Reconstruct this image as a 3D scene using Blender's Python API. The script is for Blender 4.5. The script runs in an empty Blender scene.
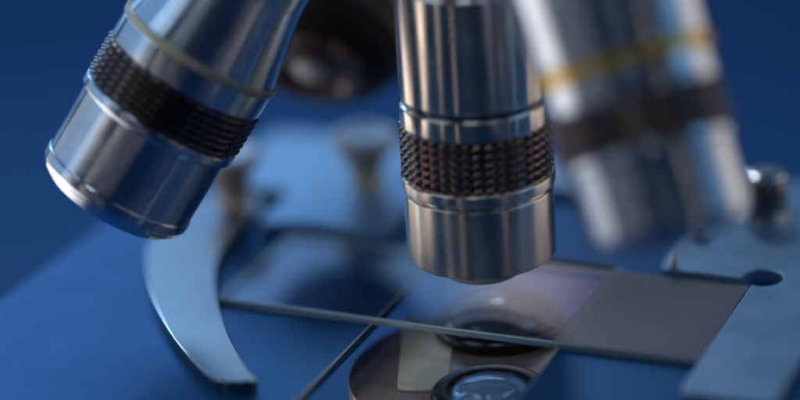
import bpy, bmesh, math, random
from mathutils import Vector, Matrix, Euler
random.seed(7)
S = 0.001                       # everything below is written in millimetres, built in metres
scene = bpy.context.scene
col = scene.collection

# ------------------------------------------------------------------ camera
cam_d = bpy.data.cameras.new('camera')
cam = bpy.data.objects.new('camera', cam_d); col.objects.link(cam); scene.camera = cam
CR = Vector((0.9155, 0.3977, -0.0600)); CD = Vector((-0.3865, 0.8417, -0.3770))
CD.normalize(); CR = (CR - CD * CR.dot(CD)).normalized(); CU = CR.cross(CD)
CP = Vector((118.58, -284.42, 140.91))
cam.matrix_world = Matrix(((CR.x, CU.x, -CD.x, CP.x*S), (CR.y, CU.y, -CD.y, CP.y*S), (CR.z, CU.z, -CD.z, CP.z*S), (0, 0, 0, 1)))
cam_d.sensor_width = 36; cam_d.lens = 101.7
cam_d.clip_start = 0.01; cam_d.clip_end = 20
cam_d.dof.use_dof = True; cam_d.dof.focus_distance = 0.327; cam_d.dof.aperture_fstop = 4.0; cam_d.dof.aperture_blades = 0

# ------------------------------------------------------------------ world, lamps, exposure
world = bpy.data.worlds.new('World'); scene.world = world; world.use_nodes = True
bgn = world.node_tree.nodes['Background']
bgn.inputs['Color'].default_value = (0.14, 0.40, 1.0, 1); bgn.inputs['Strength'].default_value = 0.024
vs = scene.view_settings; vs.view_transform = 'Standard'; vs.look = 'None'; vs.exposure = 0; vs.gamma = 1
scene.cycles.use_denoising = True
scene.cycles.max_bounces = 10; scene.cycles.glossy_bounces = 6; scene.cycles.transparent_max_bounces = 12
scene.cycles.sample_clamp_indirect = 4
scene.cycles.caustics_reflective = False; scene.cycles.caustics_refractive = False

def area(name, loc, target, sx, sy, radiance, color):
    l = bpy.data.lights.new(name, 'AREA'); l.shape = 'RECTANGLE'; l.size = sx*S; l.size_y = sy*S
    l.energy = radiance * math.pi * sx * sy * S * S; l.color = color
    o = bpy.data.objects.new(name, l); col.objects.link(o)
    o.location = Vector(loc) * S
    o.rotation_euler = (Vector(target) - Vector(loc)).to_track_quat('-Z', 'Y').to_euler()
    return o
IV = (1.0, 0.86, 0.76); PB = (0.34, 0.62, 1.0)
area('softbox_left', (-300, -50, -95), (0, 0, 10), 330, 240, 1.8, IV)
area('added_fill_left', (-240, -170, 50), (0, 0, 20), 80, 130, .5, IV)  # unseen weak fill added to brighten the front-left faces
area('softbox_left_high', (-270, -60, 190), (-20, -10, 30), 320, 240, 0.50, PB)
area('softbox_right', (250, 190, 20), (0, 0, 30), 190, 300, 0.75, IV)
area('softbox_right_high', (240, 70, 230), (30, -25, 40), 180, 180, 1.2, PB)
area('softbox_back', (-390, 400, 230), (-30, 0, 0), 480, 420, .80, PB)
area('softbox_back_dim', (-10, 430, 170), (20, 0, 0), 200, 200, 0.16, (.5, .72, 1.0))
area('strip_back_right', (-88, 250, 105), (15, 5, 0), 30, 46, 0.8, (1.0, .62, .42))
area('lamp_back', (-140, 320, 310), (0, 0, 20), 60, 60, 12.0, (.86, .94, 1.0))
area('lamp_low', (-215, -30, -32), (0, 0, 20), 14, 56, 7.0, (.6, .8, 1.0))
area('softbox_overhead', (20, -120, 300), (0, 0, 0), 70, 60, 3.6, (.75, .9, 1.0))
area('softbox_overhead_left', (-150, -130, 280), (0, -20, 0), 150, 100, 1.5, (.6, .82, 1.0))
area('strip_front_left', (-150, -294, -20), (0, 0, 10), 8, 420, 1.7, IV)
area('strip_front_mid', (-29, -329, -20), (0, 0, 10), 4, 420, 1.5, IV)
area('strip_front_right', (283, -170, -20), (0, 0, 10), 8, 420, 1.6, IV)
area('strip_right', (329, -29, -20), (0, 0, 10), 7, 420, 1.1, PB)
area('backdrop_lamp', (-640, 700, 500), (-470, 780, -150), 300, 300, 3.8, (.34, .62, 1.0))

# ------------------------------------------------------------------ materials
def mat(name):
    m = bpy.data.materials.new(name); m.use_nodes = True
    nt = m.node_tree
    return m, nt, nt.nodes['Principled BSDF']
def node(nt, t, **kw):
    n = nt.nodes.new(t)
    for k, v in kw.items():
        if k in n.inputs.keys(): n.inputs[k].default_value = v
        else: setattr(n, k, v)
    return n
def metal(name, base, rough, scale=(1, 1, 1), nscale=3000, bump=0.02, rvar=0.08, aniso=0.0, spots=False, metallic=1.0):
    m, nt, p = mat(name)
    p.inputs['Base Color'].default_value = (*base, 1); p.inputs['Metallic'].default_value = metallic
    L = nt.links.new
    tc = node(nt, 'ShaderNodeTexCoord'); mp = node(nt, 'ShaderNodeMapping')
    mp.inputs['Scale'].default_value = scale
    L(tc.outputs['Object'], mp.inputs['Vector'])
    n1 = node(nt, 'ShaderNodeTexNoise', Scale=nscale, Detail=3.0); L(mp.outputs[0], n1.inputs['Vector'])
    n2 = node(nt, 'ShaderNodeTexNoise', Scale=180.0, Detail=4.0); L(tc.outputs['Object'], n2.inputs['Vector'])
    mr = node(nt, 'ShaderNodeMapRange'); mr.inputs['From Min'].default_value = .3; mr.inputs['From Max'].default_value = .7
    mr.inputs['To Min'].default_value = max(.03, rough - rvar); mr.inputs['To Max'].default_value = rough + rvar
    L(n2.outputs['Fac'], mr.inputs['Value']); L(mr.outputs[0], p.inputs['Roughness'])
    b = node(nt, 'ShaderNodeBump', Strength=bump, Distance=0.0002)
    L(n1.outputs['Fac'], b.inputs['Height']); L(b.outputs[0], p.inputs['Normal'])
    if aniso:
        p.inputs['Anisotropic'].default_value = aniso
        tg = node(nt, 'ShaderNodeTangent'); tg.direction_type = 'RADIAL'; tg.axis = 'Z'; p.inputs['Anisotropic Rotation'].default_value = .25; L(tg.outputs[0], p.inputs['Tangent'])
    if spots:                                     # a few specks of dust lying on the surface
        v = node(nt, 'ShaderNodeTexVoronoi', Scale=170.0); L(tc.outputs['Object'], v.inputs['Vector'])
        lt = node(nt, 'ShaderNodeMath', operation='LESS_THAN'); lt.inputs[1].default_value = 0.035
        L(v.outputs['Distance'], lt.inputs[0])
        mx = node(nt, 'ShaderNodeMix', data_type='RGBA'); mx.inputs['A'].default_value = (*base, 1); mx.inputs['B'].default_value = (.8, .8, .8, 1)
        L(lt.outputs[0], mx.inputs['Factor']); L(mx.outputs['Result'], p.inputs['Base Color'])
        sb = node(nt, 'ShaderNodeMath', operation='SUBTRACT'); sb.inputs[0].default_value = metallic
        L(lt.outputs[0], sb.inputs[1]); L(sb.outputs[0], p.inputs['Metallic'])
    return m
def paint(name, base, rough, metallic=0.0, spec=0.5, nscale=600, bump=0.03, coat=0.0):
    m = metal(name, base, rough, nscale=nscale, bump=bump, rvar=0.015, metallic=metallic)
    p = m.node_tree.nodes['Principled BSDF']
    p.inputs['Specular IOR Level'].default_value = spec; p.inputs['Coat Weight'].default_value = coat
    return m
M = {}
M['steel'] = metal('turned_steel', (.84, .76, .67), .24, scale=(1, 1, 40), nscale=400, bump=.02, rvar=.05, aniso=.98)
M['steel_fine'] = metal('satin_steel', (.84, .75, .65), .29, scale=(1, 1, 40), nscale=500, bump=.05, rvar=.06, aniso=.96, spots=True)
M['steel_blue_cast'] = metal('blue_cast_turned_steel', (.76, .86, .97), .26, scale=(1, 1, 40), nscale=400, bump=.02, rvar=.05, aniso=.97)  # bluish haze over the side objectives put into the steel colour
M['chrome'] = metal('polished_chrome', (.80, .80, .82), .10, nscale=800, bump=.01, rvar=.03)
M['knurl'] = metal('bronzed_knurling', (.46, .33, .27), .26, nscale=1500, bump=.05, rvar=.08)
M['knurl_grey'] = metal('dark_knurling', (.34, .30, .29), .28, nscale=1500, bump=.05, rvar=.08)
M['black'] = paint('black_lacquer', (.012, .011, .012), .18, coat=.3)
M['matt_black'] = paint('matt_black', (.036, .022, .016), .45, spec=.25)
M['groove'] = paint('groove_black', (.01, .01, .012), .4)
M['stage'] = paint('stage_paint', (.005, .120, .32), .42, metallic=.55, spec=.25, nscale=2500, bump=.06)
M['plate'] = metal('satin_holder_steel', (.25, .29, .32), .30, scale=(1, .05, 1), nscale=3500, bump=.04, rvar=.05)
M['holder'] = metal('bright_holder_steel', (.29, .50, .72), .38, scale=(1, .05, 1), nscale=3500, bump=.06, rvar=.08, metallic=.55)
M['reflection_tone'] = paint('cream_reflection_tone', (1.0, .82, .58), .3, metallic=.1)
M['collar_glint'] = metal('glint_white_collar', (.93, .94, .96), .35, rvar=.05, metallic=.1)  # whitish glint below the upright objective put into the collar colour
M['brass'] = metal('warm_nickel', (.88, .64, .44), .32, rvar=.05, metallic=.25)
M['screw_head'] = metal('pale_screw_head', (.92, .94, .97), .30, rvar=.05, metallic=.25)
M['ring_blue'] = paint('blue_ring_enamel', (.01, .10, .22), .25)
M['ring_yellow'] = paint('yellow_ring_enamel', (1.0, .60, .03), .35, metallic=.6)
M['ring_white'] = paint('cream_ring_enamel', (.92, .80, .62), .35, metallic=.4)
M['ring_red'] = paint('red_ring_enamel', (.45, .05, .03), .3)
M['backdrop'] = paint('blue_backdrop_paper', (.06, .185, .42), .7, spec=.2, nscale=60)
M['disc'] = metal('bronzed_disc', (.46, .33, .27), .20, nscale=300, bump=.004, rvar=.03, metallic=.35)

def lens_mat(name, tint, rough=.02):
    m, nt, p = mat(name)
    p.inputs['Base Color'].default_value = (*tint, 1); p.inputs['Roughness'].default_value = rough
    p.inputs['IOR'].default_value = 1.9; p.inputs['Coat Weight'].default_value = .6; p.inputs['Coat IOR'].default_value = 1.6
    p.inputs['Metallic'].default_value = .35
    return m
M['lens'] = lens_mat('coated_lens_glass', (.30, .52, .80))
M['lens_dark'] = lens_mat('dark_condenser_glass', (.012, .02, .035))
p = M['lens_dark'].node_tree.nodes['Principled BSDF']; p.inputs['Metallic'].default_value = .05; p.inputs['Coat Weight'].default_value = .25; p.inputs['IOR'].default_value = 1.6
M['amber'] = lens_mat('amber_coated_lens', (.16, .06, .025))
M['glint_lens'] = paint('pale_glint_lens', (.97, .94, .88), .25)  # bright out-of-focus glint painted as a near-white front lens
M['lens_front'] = lens_mat('front_lens_glass', (.45, .55, .65))

def thin_glass(name, tint, ior):
    m = bpy.data.materials.new(name); m.use_nodes = True; nt = m.node_tree; nt.nodes.clear()
    out = node(nt, 'ShaderNodeOutputMaterial'); mx = node(nt, 'ShaderNodeMixShader')
    tr = node(nt, 'ShaderNodeBsdfTransparent'); tr.inputs['Color'].default_value = (*tint, 1)
    gl = node(nt, 'ShaderNodeBsdfGlossy'); gl.inputs['Roughness'].default_value = .02; gl.inputs['Color'].default_value = (1, 1, 1, 1)
    lw = node(nt, 'ShaderNodeLayerWeight', Blend=.5)
    pw = node(nt, 'ShaderNodeMath', operation='POWER'); pw.inputs[1].default_value = 5.0
    ma = node(nt, 'ShaderNodeMath', operation='MULTIPLY_ADD'); f0 = ((ior-1)/(ior+1))**2
    ma.inputs[1].default_value = 1-f0; ma.inputs[2].default_value = f0
    L = nt.links.new
    L(lw.outputs['Facing'], pw.inputs[0]); L(pw.outputs[0], ma.inputs[0])
    L(ma.outputs[0], mx.inputs[0]); L(tr.outputs[0], mx.inputs[1]); L(gl.outputs[0], mx.inputs[2]); L(mx.outputs[0], out.inputs[0])
    return m
M['glass'] = thin_glass('slide_glass', (.96, .98, .99), 1.6)
m, nt, p = mat('frosted_glass'); M['frost'] = m
p.inputs['Base Color'].default_value = (.48, .42, .44, 1); p.inputs['Roughness'].default_value = .34; p.inputs['Alpha'].default_value = .56
tc = node(nt, 'ShaderNodeTexCoord'); n1 = node(nt, 'ShaderNodeTexNoise', Scale=2600.0, Detail=2.0); n2 = node(nt, 'ShaderNodeTexNoise', Scale=90.0, Detail=5.0)
for q_ in (n1, n2): nt.links.new(tc.outputs['Object'], q_.inputs['Vector'])
ad = node(nt, 'ShaderNodeMath', operation='MULTIPLY'); nt.links.new(n1.outputs['Fac'], ad.inputs[0]); nt.links.new(n2.outputs['Fac'], ad.inputs[1])
mr = node(nt, 'ShaderNodeMapRange'); mr.inputs['From Min'].default_value = .12; mr.inputs['From Max'].default_value = .38
mr.inputs['To Min'].default_value = .50; mr.inputs['To Max'].default_value = .62
nt.links.new(ad.outputs[0], mr.inputs['Value']); nt.links.new(mr.outputs[0], p.inputs['Alpha'])
m, nt, p = mat('ground_glass_edge'); M['glass_edge'] = m                  # light that runs through the pane leaves at its edge
tl_ = node(nt, 'ShaderNodeBsdfTranslucent'); tl_.inputs['Color'].default_value = (.70, .93, .97, 1)
p.inputs['Base Color'].default_value = (.80, .94, 1.0, 1); p.inputs['Roughness'].default_value = .42; p.inputs['Metallic'].default_value = .7
mx = node(nt, 'ShaderNodeMixShader'); mx.inputs[0].default_value = .4
nt.links.new(p.outputs[0], mx.inputs[1]); nt.links.new(tl_.outputs[0], mx.inputs[2])
nt.links.new(mx.outputs[0], nt.nodes['Material Output'].inputs[0])

# ------------------------------------------------------------------ mesh helpers
def link(name, bm, m, parent=None, angle=30, mats=None, flat=False):
    if flat: angle = 12
    me = bpy.data.meshes.new(name); bm.normal_update(); bm.to_mesh(me); bm.free()
    for f in me.polygons: f.use_smooth = not (flat and abs(f.normal.z) > .99)
    me.set_sharp_from_angle(angle=math.radians(angle))
    if flat:
        for f in me.polygons:
            if abs(f.normal.z) > .99: f.use_smooth = False
    o = bpy.data.objects.new(name, me); col.objects.link(o)
    for x in (mats or [m]): me.materials.append(x)
    if parent: o.parent = parent
    return o
def tag(o, label=None, cat=None, group=None, kind=None):
    if label: o['label'] = label
    if cat: o['category'] = cat
    if group: o['group'] = group
    if kind: o['kind'] = kind
    return o
def empty(name, loc=(0, 0, 0), axis=None):
    o = bpy.data.objects.new(name, None); col.objects.link(o)
    o.empty_display_size = .005
    if axis is None: o.location = Vector(loc) * S
    else:
        q = Vector((0, 0, 1)).rotation_difference(Vector(axis))
        o.matrix_world = Matrix.Translation(Vector(loc) * S) @ q.to_matrix().to_4x4()
    return o
def lathe(prof, seg=160, bm=None, cap=True):
    """prof: list of (r, z) in mm; ends on the axis when r = 0"""
    bm = bm or bmesh.new(); rings = []
    for r, z in prof:
        if r < 1e-6: rings.append([bm.verts.new((0, 0, z*S))])
        else: rings.append([bm.verts.new((r*S*math.cos(2*math.pi*k/seg), r*S*math.sin(2*math.pi*k/seg), z*S)) for k in range(seg)])
    for a, b in zip(rings, rings[1:]):
        if len(a) == 1 and len(b) == 1: continue
        for k in range(seg):
            k2 = (k+1) % seg
            if len(a) == 1: bm.faces.new((a[0], b[k2], b[k]))
            elif len(b) == 1: bm.faces.new((a[k], a[k2], b[0]))
            else: bm.faces.new((a[k], a[k2], b[k2], b[k]))
    bmesh.ops.recalc_face_normals(bm, faces=bm.faces)
    return bm
def rounded(prof, rad, n=4):
    """round the inner corners of a profile"""
    out = [prof[0]]
    for i in range(1, len(prof)-1):
        p0, p1, p2 = (Vector(prof[j]) for j in (i-1, i, i+1))
        a, b = p0-p1, p2-p1
        t = min(rad, a.length*.45, b.length*.45)
        if t < 1e-4: out.append(prof[i]); continue
        s, e = p1 + a.normalized()*t, p1 + b.normalized()*t
        for k in range(n+1):
            u = k/n; out.append(tuple(s*(1-u)**2 + p1*2*u*(1-u) + e*u*u))
    out.append(prof[-1]); return out
def fillet(pts, n=8):
    """closed outline; each point (x, y) or (x, y, radius)"""
    out = []; N = len(pts)
    for i in range(N):
        p1 = Vector(pts[i][:2]); r = pts[i][2] if len(pts[i]) > 2 else 0
        if not r: out.append(tuple(p1)); continue
        a = Vector(pts[i-1][:2]) - p1; b = Vector(pts[(i+1) % N][:2]) - p1
        t = min(r, a.length*.49, b.length*.49)
        s, e = p1 + a.normalized()*t, p1 + b.normalized()*t
        for k in range(n+1):
            u = k/n; out.append(tuple(s*(1-u)**2 + p1*2*u*(1-u) + e*u*u))
    return out
def slab(outline, z0, z1, bevel=.25, segs=3):
    bm = bmesh.new()
    vs_ = [bm.verts.new((x*S, y*S, z0*S)) for x, y in outline]
    f = bm.faces.new(vs_)
    r = bmesh.ops.extrude_face_region(bm, geom=[f])
    top = [v for v in r['geom'] if isinstance(v, bmesh.types.BMVert)]
    for v in top: v.co.z = z1*S
    bmesh.ops.recalc_face_normals(bm, faces=bm.faces)
    ed = [e for e in bm.edges if all(abs(v.co.z - z1*S) < 1e-9 for v in e.verts)]
    if bevel: bmesh.ops.bevel(bm, geom=ed, offset=bevel*S, segments=segs, affect='EDGES', profile=.5, clamp_overlap=True)
    return bm
def knurl(r, z0, z1, cols, rows, h=.55, core=.25, corez=None):
    corez = core if corez is None else corez
    """band of square pyramids round the axis"""
    bm = bmesh.new(); R = []
    n = cols
    for j in range(rows+1):
        z = z0 + (z1-z0)*j/rows
        R.append([bm.verts.new(((r-h)*S*math.cos(2*math.pi*k/n), (r-h)*S*math.sin(2*math.pi*k/n), z*S)) for k in range(n)])
    for j in range(rows):
        zc = z0 + (z1-z0)*(j+.5)/rows; hz = (z1-z0)/rows*.5
        for k in range(n):
            q = (R[j][k], R[j][(k+1) % n], R[j+1][(k+1) % n], R[j+1][k])
            t = []
            for sk, sz in ((-1, -1), (1, -1), (1, 1), (-1, 1)):      # small flat on top of every pyramid
                an = 2*math.pi*(k+.5+sk*.5*core)/n
                t.append(bm.verts.new((r*S*math.cos(an), r*S*math.sin(an), (zc+sz*hz*corez)*S)))
            bm.faces.new(t)
            for i in range(4): bm.faces.new((q[i], q[(i+1) % 4], t[(i+1) % 4], t[i]))
    # closing lips
    for ring, z in ((R[0], z0), (R[-1], z1)):
        ins = [bm.verts.new((v.co.x*.8, v.co.y*.8, z*S)) for v in ring]
        for k in range(n): bm.faces.new((ring[k], ring[(k+1) % n], ins[(k+1) % n], ins[k]))
    bmesh.ops.recalc_face_normals(bm, faces=bm.faces)
    return bm

# ------------------------------------------------------------------ setting
bm = bmesh.new(); prof = []
for k in range(41):                               # floor sweeping up into the back
    if k < 10: prof.append((-900 + 150*k, -170))
    elif k <= 30:
        a = (k-10)/20*math.pi/2; prof.append((600 + 300*math.sin(a), -170 + 300*(1-math.cos(a))))
    else: prof.append((900, 130 + (k-30)*70))
rows = [[bm.verts.new((x*S, y*S, z*S)) for x in (-1500, -700, 0, 700, 1500)] for y, z in prof]
for a, b in zip(rows, rows[1:]):
    for k in range(4): bm.faces.new((a[k], a[k+1], b[k+1], b[k]))
tag(link('backdrop', bm, M['backdrop'], angle=60), 'plain deep blue backdrop out of focus behind the microscope', 'backdrop', kind='structure')

# ------------------------------------------------------------------ stage
stage = slab(fillet([(-71, -110, 2), (-12, -110), (-12, 17, 2), (17, 17, 2), (17, -110), (90, -110, 2), (90, 48, 2), (-71, 48, 2)]), -2.6, -1.1, .17, 2)
stage.normal_update()
for f in stage.faces: f.material_index = 1 if .15 < f.normal.z < .97 else 0  # bright edge line painted on by giving the chamfer a pale material
tag(link('microscope_stage', stage, None, mats=[M['stage'], M['screw_head']], flat=True), 'wide flat dark blue microscope stage with an open slot under the slide', 'microscope stage')

# ------------------------------------------------------------------ condenser in the slot
cond = tag(empty('condenser', (6, -11, -7)), 'dark brown glossy condenser disc with two domed lenses in the stage slot', 'condenser')
link('base_disc', lathe(rounded([(0, -4), (21, -4), (21, 0), (0, 0)], .4), 200), M['disc'], cond, flat=True)
reflection_slab = slab(fillet([(-19.2, 12.5, 1), (-10.9, 12.5, 1), (-3.6, -8.2, 2), (-10.6, -10.6, 2)], 6), .02, .35, .1, 2)  # slab added in place of a cream reflection on the disc
link('cream_reflection', reflection_slab, M['reflection_tone'], cond, flat=True)['label'] = 'cream reflection on the dark disc, shaped as a pale slab'
def condenser_lens(x, y, R, h, rl, bulge, mm='black', lm='lens'):
    mt = link('lens_mount', lathe(rounded([(0, 0.02), (R, 0.02), (R, h-.5), (R-.5, h), (rl+.6, h), (rl+.1, h-.4), (0, h-.5)], .3)), M[mm], cond)
    mt.location = Vector((x-6, y+11, 0))*S
    dome = [(rl*math.cos(a), h-.45 + bulge*math.sin(a)) for a in [i*math.pi/2/16 for i in range(16)]] + [(0, h-.45+bulge)]
    link('lens', lathe(dome), M[lm], mt)
condenser_lens(2.1, 2.2, 9.6, 2.0, 8.3, 4.2, 'black', 'lens_dark')
condenser_lens(9.0, -19.2, 8.6, 1.4, 5.6, 1.5)

# ------------------------------------------------------------------ glass slide
sl = tag(empty('glass_slide', (0, 0, -1.05)), 'clear rectangular glass slide lying on the stage beneath the upright objective', 'glass slide')
bm = slab([(-38, -13), (38, -13), (38, 13), (-38, 13)], 0, 1.05, .28, 2)
for f in bm.faces: f.material_index = 0 if abs(f.normal.z) > .9 else 1
link('slide_pane', bm, None, sl, mats=[M['glass'], M['glass_edge']], flat=True)

fe = slab([(16.2, -12.9), (37.9, -12.9), (37.9, 12.9), (16.2, 12.9)], 1.052, 1.085, 0)
link('frosted_end', fe, M['frost'], sl, flat=True)['label'] = 'greyish frosted end of the slide'

# ------------------------------------------------------------------ slide holder and its screws
hold = tag(empty('slide_holder', (0, 30, -1.08)), 'flat satin steel slide holder plate with straight right arm and round corner notch', 'slide holder')
cx, cy, cr = 39.6, 14.2, 3.0
notch = [(cx + cr*math.cos(a), cy + cr*math.sin(a)) for a in [math.radians(-115 + 12*i) for i in range(26)]]
outl = fillet([(51.4, -24.6, 1.6), (51.4, 53), (-60, 53, 3), (-60, 27.5, 2), (-44.2, 26.5, 1), (-43.4, 12.6, 1.5), (-36, 15.5, 3), (-22.5, 14, 2), (-21, 40, 3), (22, 40, 3), (24, 13.4, 1.5), (36.6, 13.4), *[q for q in reversed([(cx + cr*math.cos(math.radians(a)), cy + cr*math.sin(math.radians(a))) for a in range(-108, 190, 12)])], (38.4, -24.6, 1.6)])
body = link('holder_plate', slab([(x, y-30) for x, y in outl], 0, 2.1, .22), M['holder'], hold, flat=True)

def thumb_screw(loc, label, head_r=5.7, h=9.4):
    t = tag(empty('thumb_screw', loc), label, 'thumb screw', 'thumb screws on the holder')
    link('stem', lathe(rounded([(0, 0), (3.2, 0), (2.5, .9), (2.4, 2.2), (head_r*.6, h*.5), (head_r*.86, h*.70), (head_r*.9, h*.78), (0, h*.78)], .4)), M['brass'], t)
    link('head', lathe(rounded([(0, h*.785), (head_r*.94, h*.785), (head_r, h*.86), (head_r, h*.95), (head_r*.88, h), (head_r*.55, h), (head_r*.5, h*.95), (0, h*.95)], .3)), M['screw_head'], t)
    return t
thumb_screw((-32.9, 32.7, 1.05), 'mushroom shaped thumb screw with pale ring top, behind the upright objective')
thumb_screw((-51.2, 19.5, .85), 'blurred thumb screw half hidden by the tilted left objective', 5.2, 9.5)
ks = tag(empty('knurled_screw', (33.9, 36.5, 1.05)), 'small grey knurled cylinder screw at the right edge behind the right objective', 'knurled screw')
link('knurled_head', knurl(3.6, .8, 6.6, 34, 1, .35, .4), M['knurl_grey'], ks)
link('cap', lathe(rounded([(0, 6.5), (3.0, 6.6), (3.5, 7.0), (3.3, 7.6), (1.8, 7.9), (0, 7.9)], .3)), M['chrome'], ks)
link('collar', lathe(rounded([(0, 0), (4.2, 0), (4.2, .8), (0, .8)], .2)), M['chrome'], ks)
bs = tag(empty('glint_ball', (25.8, 27.5, 1.05)), 'tiny warm ball added for a round glint behind the slide', 'glint ball')  # ball added to stand in for an out-of-focus bright spot
link('ball', lathe([(0, 0), (.9, 0), (.9, .8)] + [(1.5*math.sin(a), 2.1 - 1.5*math.cos(a)) for a in [math.radians(40+14*i) for i in range(11)]] + [(0, 3.6)], 48), M['brass'], bs)
pn = tag(empty('stop_pin', (25.9, 14.4, 1.05)), 'tiny pointed bright pin at the back edge of the slide', 'pin')
link('pin_tip', lathe([(0, 0), (.6, 0), (.6, .6), (.35, 1.6), (.12, 2.4), (0, 2.45)], 32), M['chrome'], pn)

# ------------------------------------------------------------------ curved finger clip
clip = tag(empty('finger_clip', (-50, 16, -1.08)), 'curved sickle shaped steel clip arm lying on the stage left of the slide', 'slide clip')
def chamfered(bm):
    bm.normal_update()
    for f in bm.faces: f.material_index = 1 if .1 < f.normal.z < .97 else 0
    return bm
def bez(p, n=14):
    """smooth closed-curve pieces through points (Catmull-Rom)"""
    out = []
    for i in range(1, len(p)-2):
        a, b, c, d = (Vector(q) for q in p[i-1:i+3])
        for k in range(n):
            t = k/n
            out.append(tuple(.5*((2*b) + (c-a)*t + (2*a-5*b+4*c-d)*t*t + (3*b-a-3*c+d)*t**3)))
    return out
outer = bez([(-59, 24), (-58.8, 12), (-56.9, .6), (-52.5, -8.0), (-45.0, -18.8), (-36.4, -28.8), (-28.4, -36.0), (-23.4, -39.4), (-18, -42)], 12)
inner = bez([(-16, -41), (-20.0, -35.9), (-23.9, -31.6), (-29.6, -24.6), (-36.2, -15.2), (-41.8, -5.0), (-45.2, 5.5), (-46.2, 17), (-46, 24)], 12)
o2 = outer + [(-23.6, -38.9), (-22.0, -39.2), (-20.2, -38.9), (-18.9, -38.0), (-18.6, -37.0), (-19.2, -36.4)] + inner[1:] + [(-46.2, 17), (-46.8, 21), (-49, 23.6), (-53, 24.5), (-56.5, 23.6), (-58.6, 19)]
link('curved_arm', chamfered(slab([(x+50, y-16) for x, y in o2], 0, 1.9, .32)), None, clip, mats=[M['plate'], M['chrome']], flat=True)

# ------------------------------------------------------------------ objectives
def objective(name, loc, axis, label, P, size=1.0):
    t = tag(empty(name, loc, axis), label, 'objective', 'microscope objectives')
    t.scale = (size, size, size)
    prof = P['sleeve']
    link('sleeve', lathe(rounded(prof, .25), 192), M[P.get('sleeve_m', 'steel_fine')], t)
    k0, k1, kr = P['knurl']
    link('knurled_grip', knurl(kr, k0, k1, P.get('cols', 50), P.get('rows', 6), P.get('kh', .6), P.get('core', .14), .14), M[P.get('knurl_m', 'knurl')], t, angle=10)
    link('barrel', lathe(rounded(P['barrel'], .3), 192), M[P.get('barrel_m', 'steel')], t)
    a, b, rr = P['ring']
    link('colour_ring', lathe(rounded([(0, a), (rr, a), (rr, b), (0, b)], .12), 160), M[P['ring_m']], t)
    fl = link('front_lens', lathe(P['lens'], 96), M[P.get('lens_m', 'lens_front')], t)
    link('lens_mount', lathe(rounded(P['mount'], .15), 128), M[P.get('mount_m', 'black')], t)
    return t
def lens_cap(r, z, b): return [(0, z - b)] + [(r*math.sin(x), z - b*math.cos(x)) for x in [i*math.pi/2/10 for i in range(1, 11)]] + [(0, z)]

objective('objective', (1.26, -1.16, 6.4), (0, 0, 1), 'upright sharp chrome objective with thin dark blue ring above the slide', dict(
    sleeve=[(0, .75), (9.3, .75), (10.2, .7), (10.95, 1.1), (10.95, 11.4), (10.5, 11.6), (10.5, 12.1), (11.3, 12.2), (11.3, 13.9), (10.3, 14.1), (0, 14.1)],
    knurl=(14.15, 21.9, 11.25),
    barrel=[(0, 21.95), (10.95, 21.95), (10.95, 25.0), (10.2, 25.2), (10.2, 25.9), (10.75, 26.05), (10.75, 42.5), (10.2, 42.9), (10.2, 43.6), (10.6, 44.0), (10.3, 50), (9.2, 51), (9.2, 75), (0, 75)],
    ring=(25.22, 25.88, 10.42), ring_m='ring_blue', cols=40, rows=6, kh=.8,
    lens=lens_cap(4.6, -1.85, .4), mount=[(0, -1.84), (4.65, -1.84), (4.8, -2.2), (5.5, -2.2), (6.4, -1.4), (6.6, .3), (9.2, .5), (9.2, .74), (0, .74)], mount_m='collar_glint'))

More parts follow.
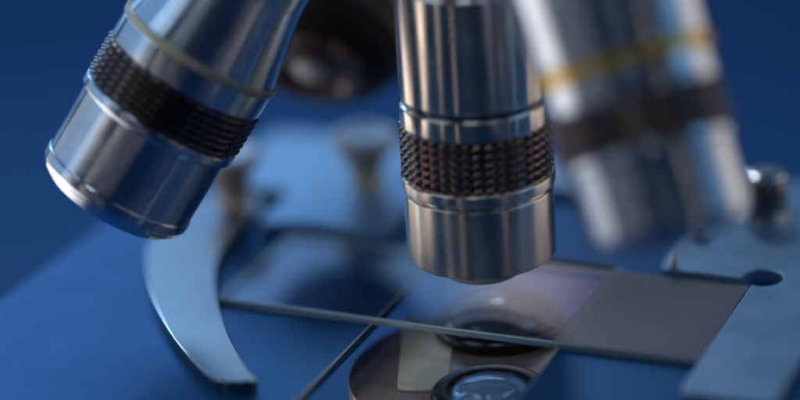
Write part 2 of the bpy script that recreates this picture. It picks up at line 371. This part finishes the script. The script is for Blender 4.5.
objective('objective', (-49.3, -22.6, 17.3), (.49, .33, .82), 'tilted left chrome objective with thin cream ring, long smooth lower sleeve', dict(
    sleeve=[(0, .9), (8.6, .9), (9.4, 1.0), (10.9, 2.2), (11.15, 2.9), (11.35, 3.1), (11.35, 4.4), (11.1, 4.6), (11.2, 14.6), (11.9, 14.8), (11.9, 16.2), (11.0, 16.4), (0, 16.4)],
    knurl=(16.45, 22.6, 12.0),
    barrel=[(0, 22.65), (11.7, 22.65), (11.7, 26.2), (11.4, 26.25), (11.4, 27.35), (11.45, 27.5), (10.9, 30), (9.4, 38), (8.9, 64), (0, 64)],
    ring=(26.3, 27.3, 11.95), ring_m='ring_white', knurl_m='knurl_grey', sleeve_m='steel_blue_cast', barrel_m='steel_blue_cast', cols=40, rows=6, kh=.8, core=.55,
    lens=lens_cap(3.6, .3, .3), mount=[(0, .31), (3.7, .31), (3.8, .1), (4.6, .1), (8.4, .7), (8.4, .88), (0, .88)]), size=1.043)

objective('objective', (39.5, -28.4, 24.5), (-.35, .25, .9), 'blurred nearest objective with yellow ring leaning in from the right', dict(
    sleeve=[(0, .8), (8.5, .8), (9.8, 1.4), (10.4, 2.6), (10.4, 11.0), (10.9, 11.2), (10.9, 12.4), (10.2, 12.6), (0, 12.6)],
    knurl=(12.65, 18.6, 11.2),
    barrel=[(0, 18.65), (11.1, 18.65), (11.1, 22.2), (10.9, 22.3), (10.9, 23.9), (11.3, 24.1), (11.9, 38), (11.9, 64), (0, 64)],
    ring=(22.32, 23.88, 11.2), ring_m='ring_yellow', knurl_m='knurl_grey', sleeve_m='steel_blue_cast', barrel_m='steel_blue_cast', cols=42, rows=5,
    lens=lens_cap(4.2, .3, .3), mount=[(0, .31), (4.3, .31), (4.4, .1), (5.2, .1), (8.3, .6), (8.3, .78), (0, .78)]), size=1.04)

objective('objective', (-37.2, 23.9, 23.8), (-.12, .83, .54), 'dark ended objective blurred at the back, its round front facing forward', dict(
    sleeve=[(0, .9), (7.5, .9), (11.0, 2.0), (12.9, 4.4), (13.4, 6.4), (13.2, 8.4), (12.2, 9.4), (0, 9.4)], sleeve_m='matt_black', mount_m='amber',
    knurl=(9.5, 12.0, 12.4), knurl_m='knurl_grey', cols=42, rows=4,
    barrel=[(0, 12.05), (12.2, 12.05), (12.2, 15.5), (11.9, 15.6), (11.9, 16.6), (12.2, 16.8), (12.2, 60), (0, 60)],
    ring=(15.62, 16.58, 12.1), ring_m='ring_red',
    lens_m='glint_lens', lens=lens_cap(2.4, .0, 1.0), mount=[(0, .01), (2.6, .01), (5.4, 1.0), (5.8, -.3), (6.6, -.3), (7.4, .4), (7.4, .88), (0, .88)]), size=1.12)
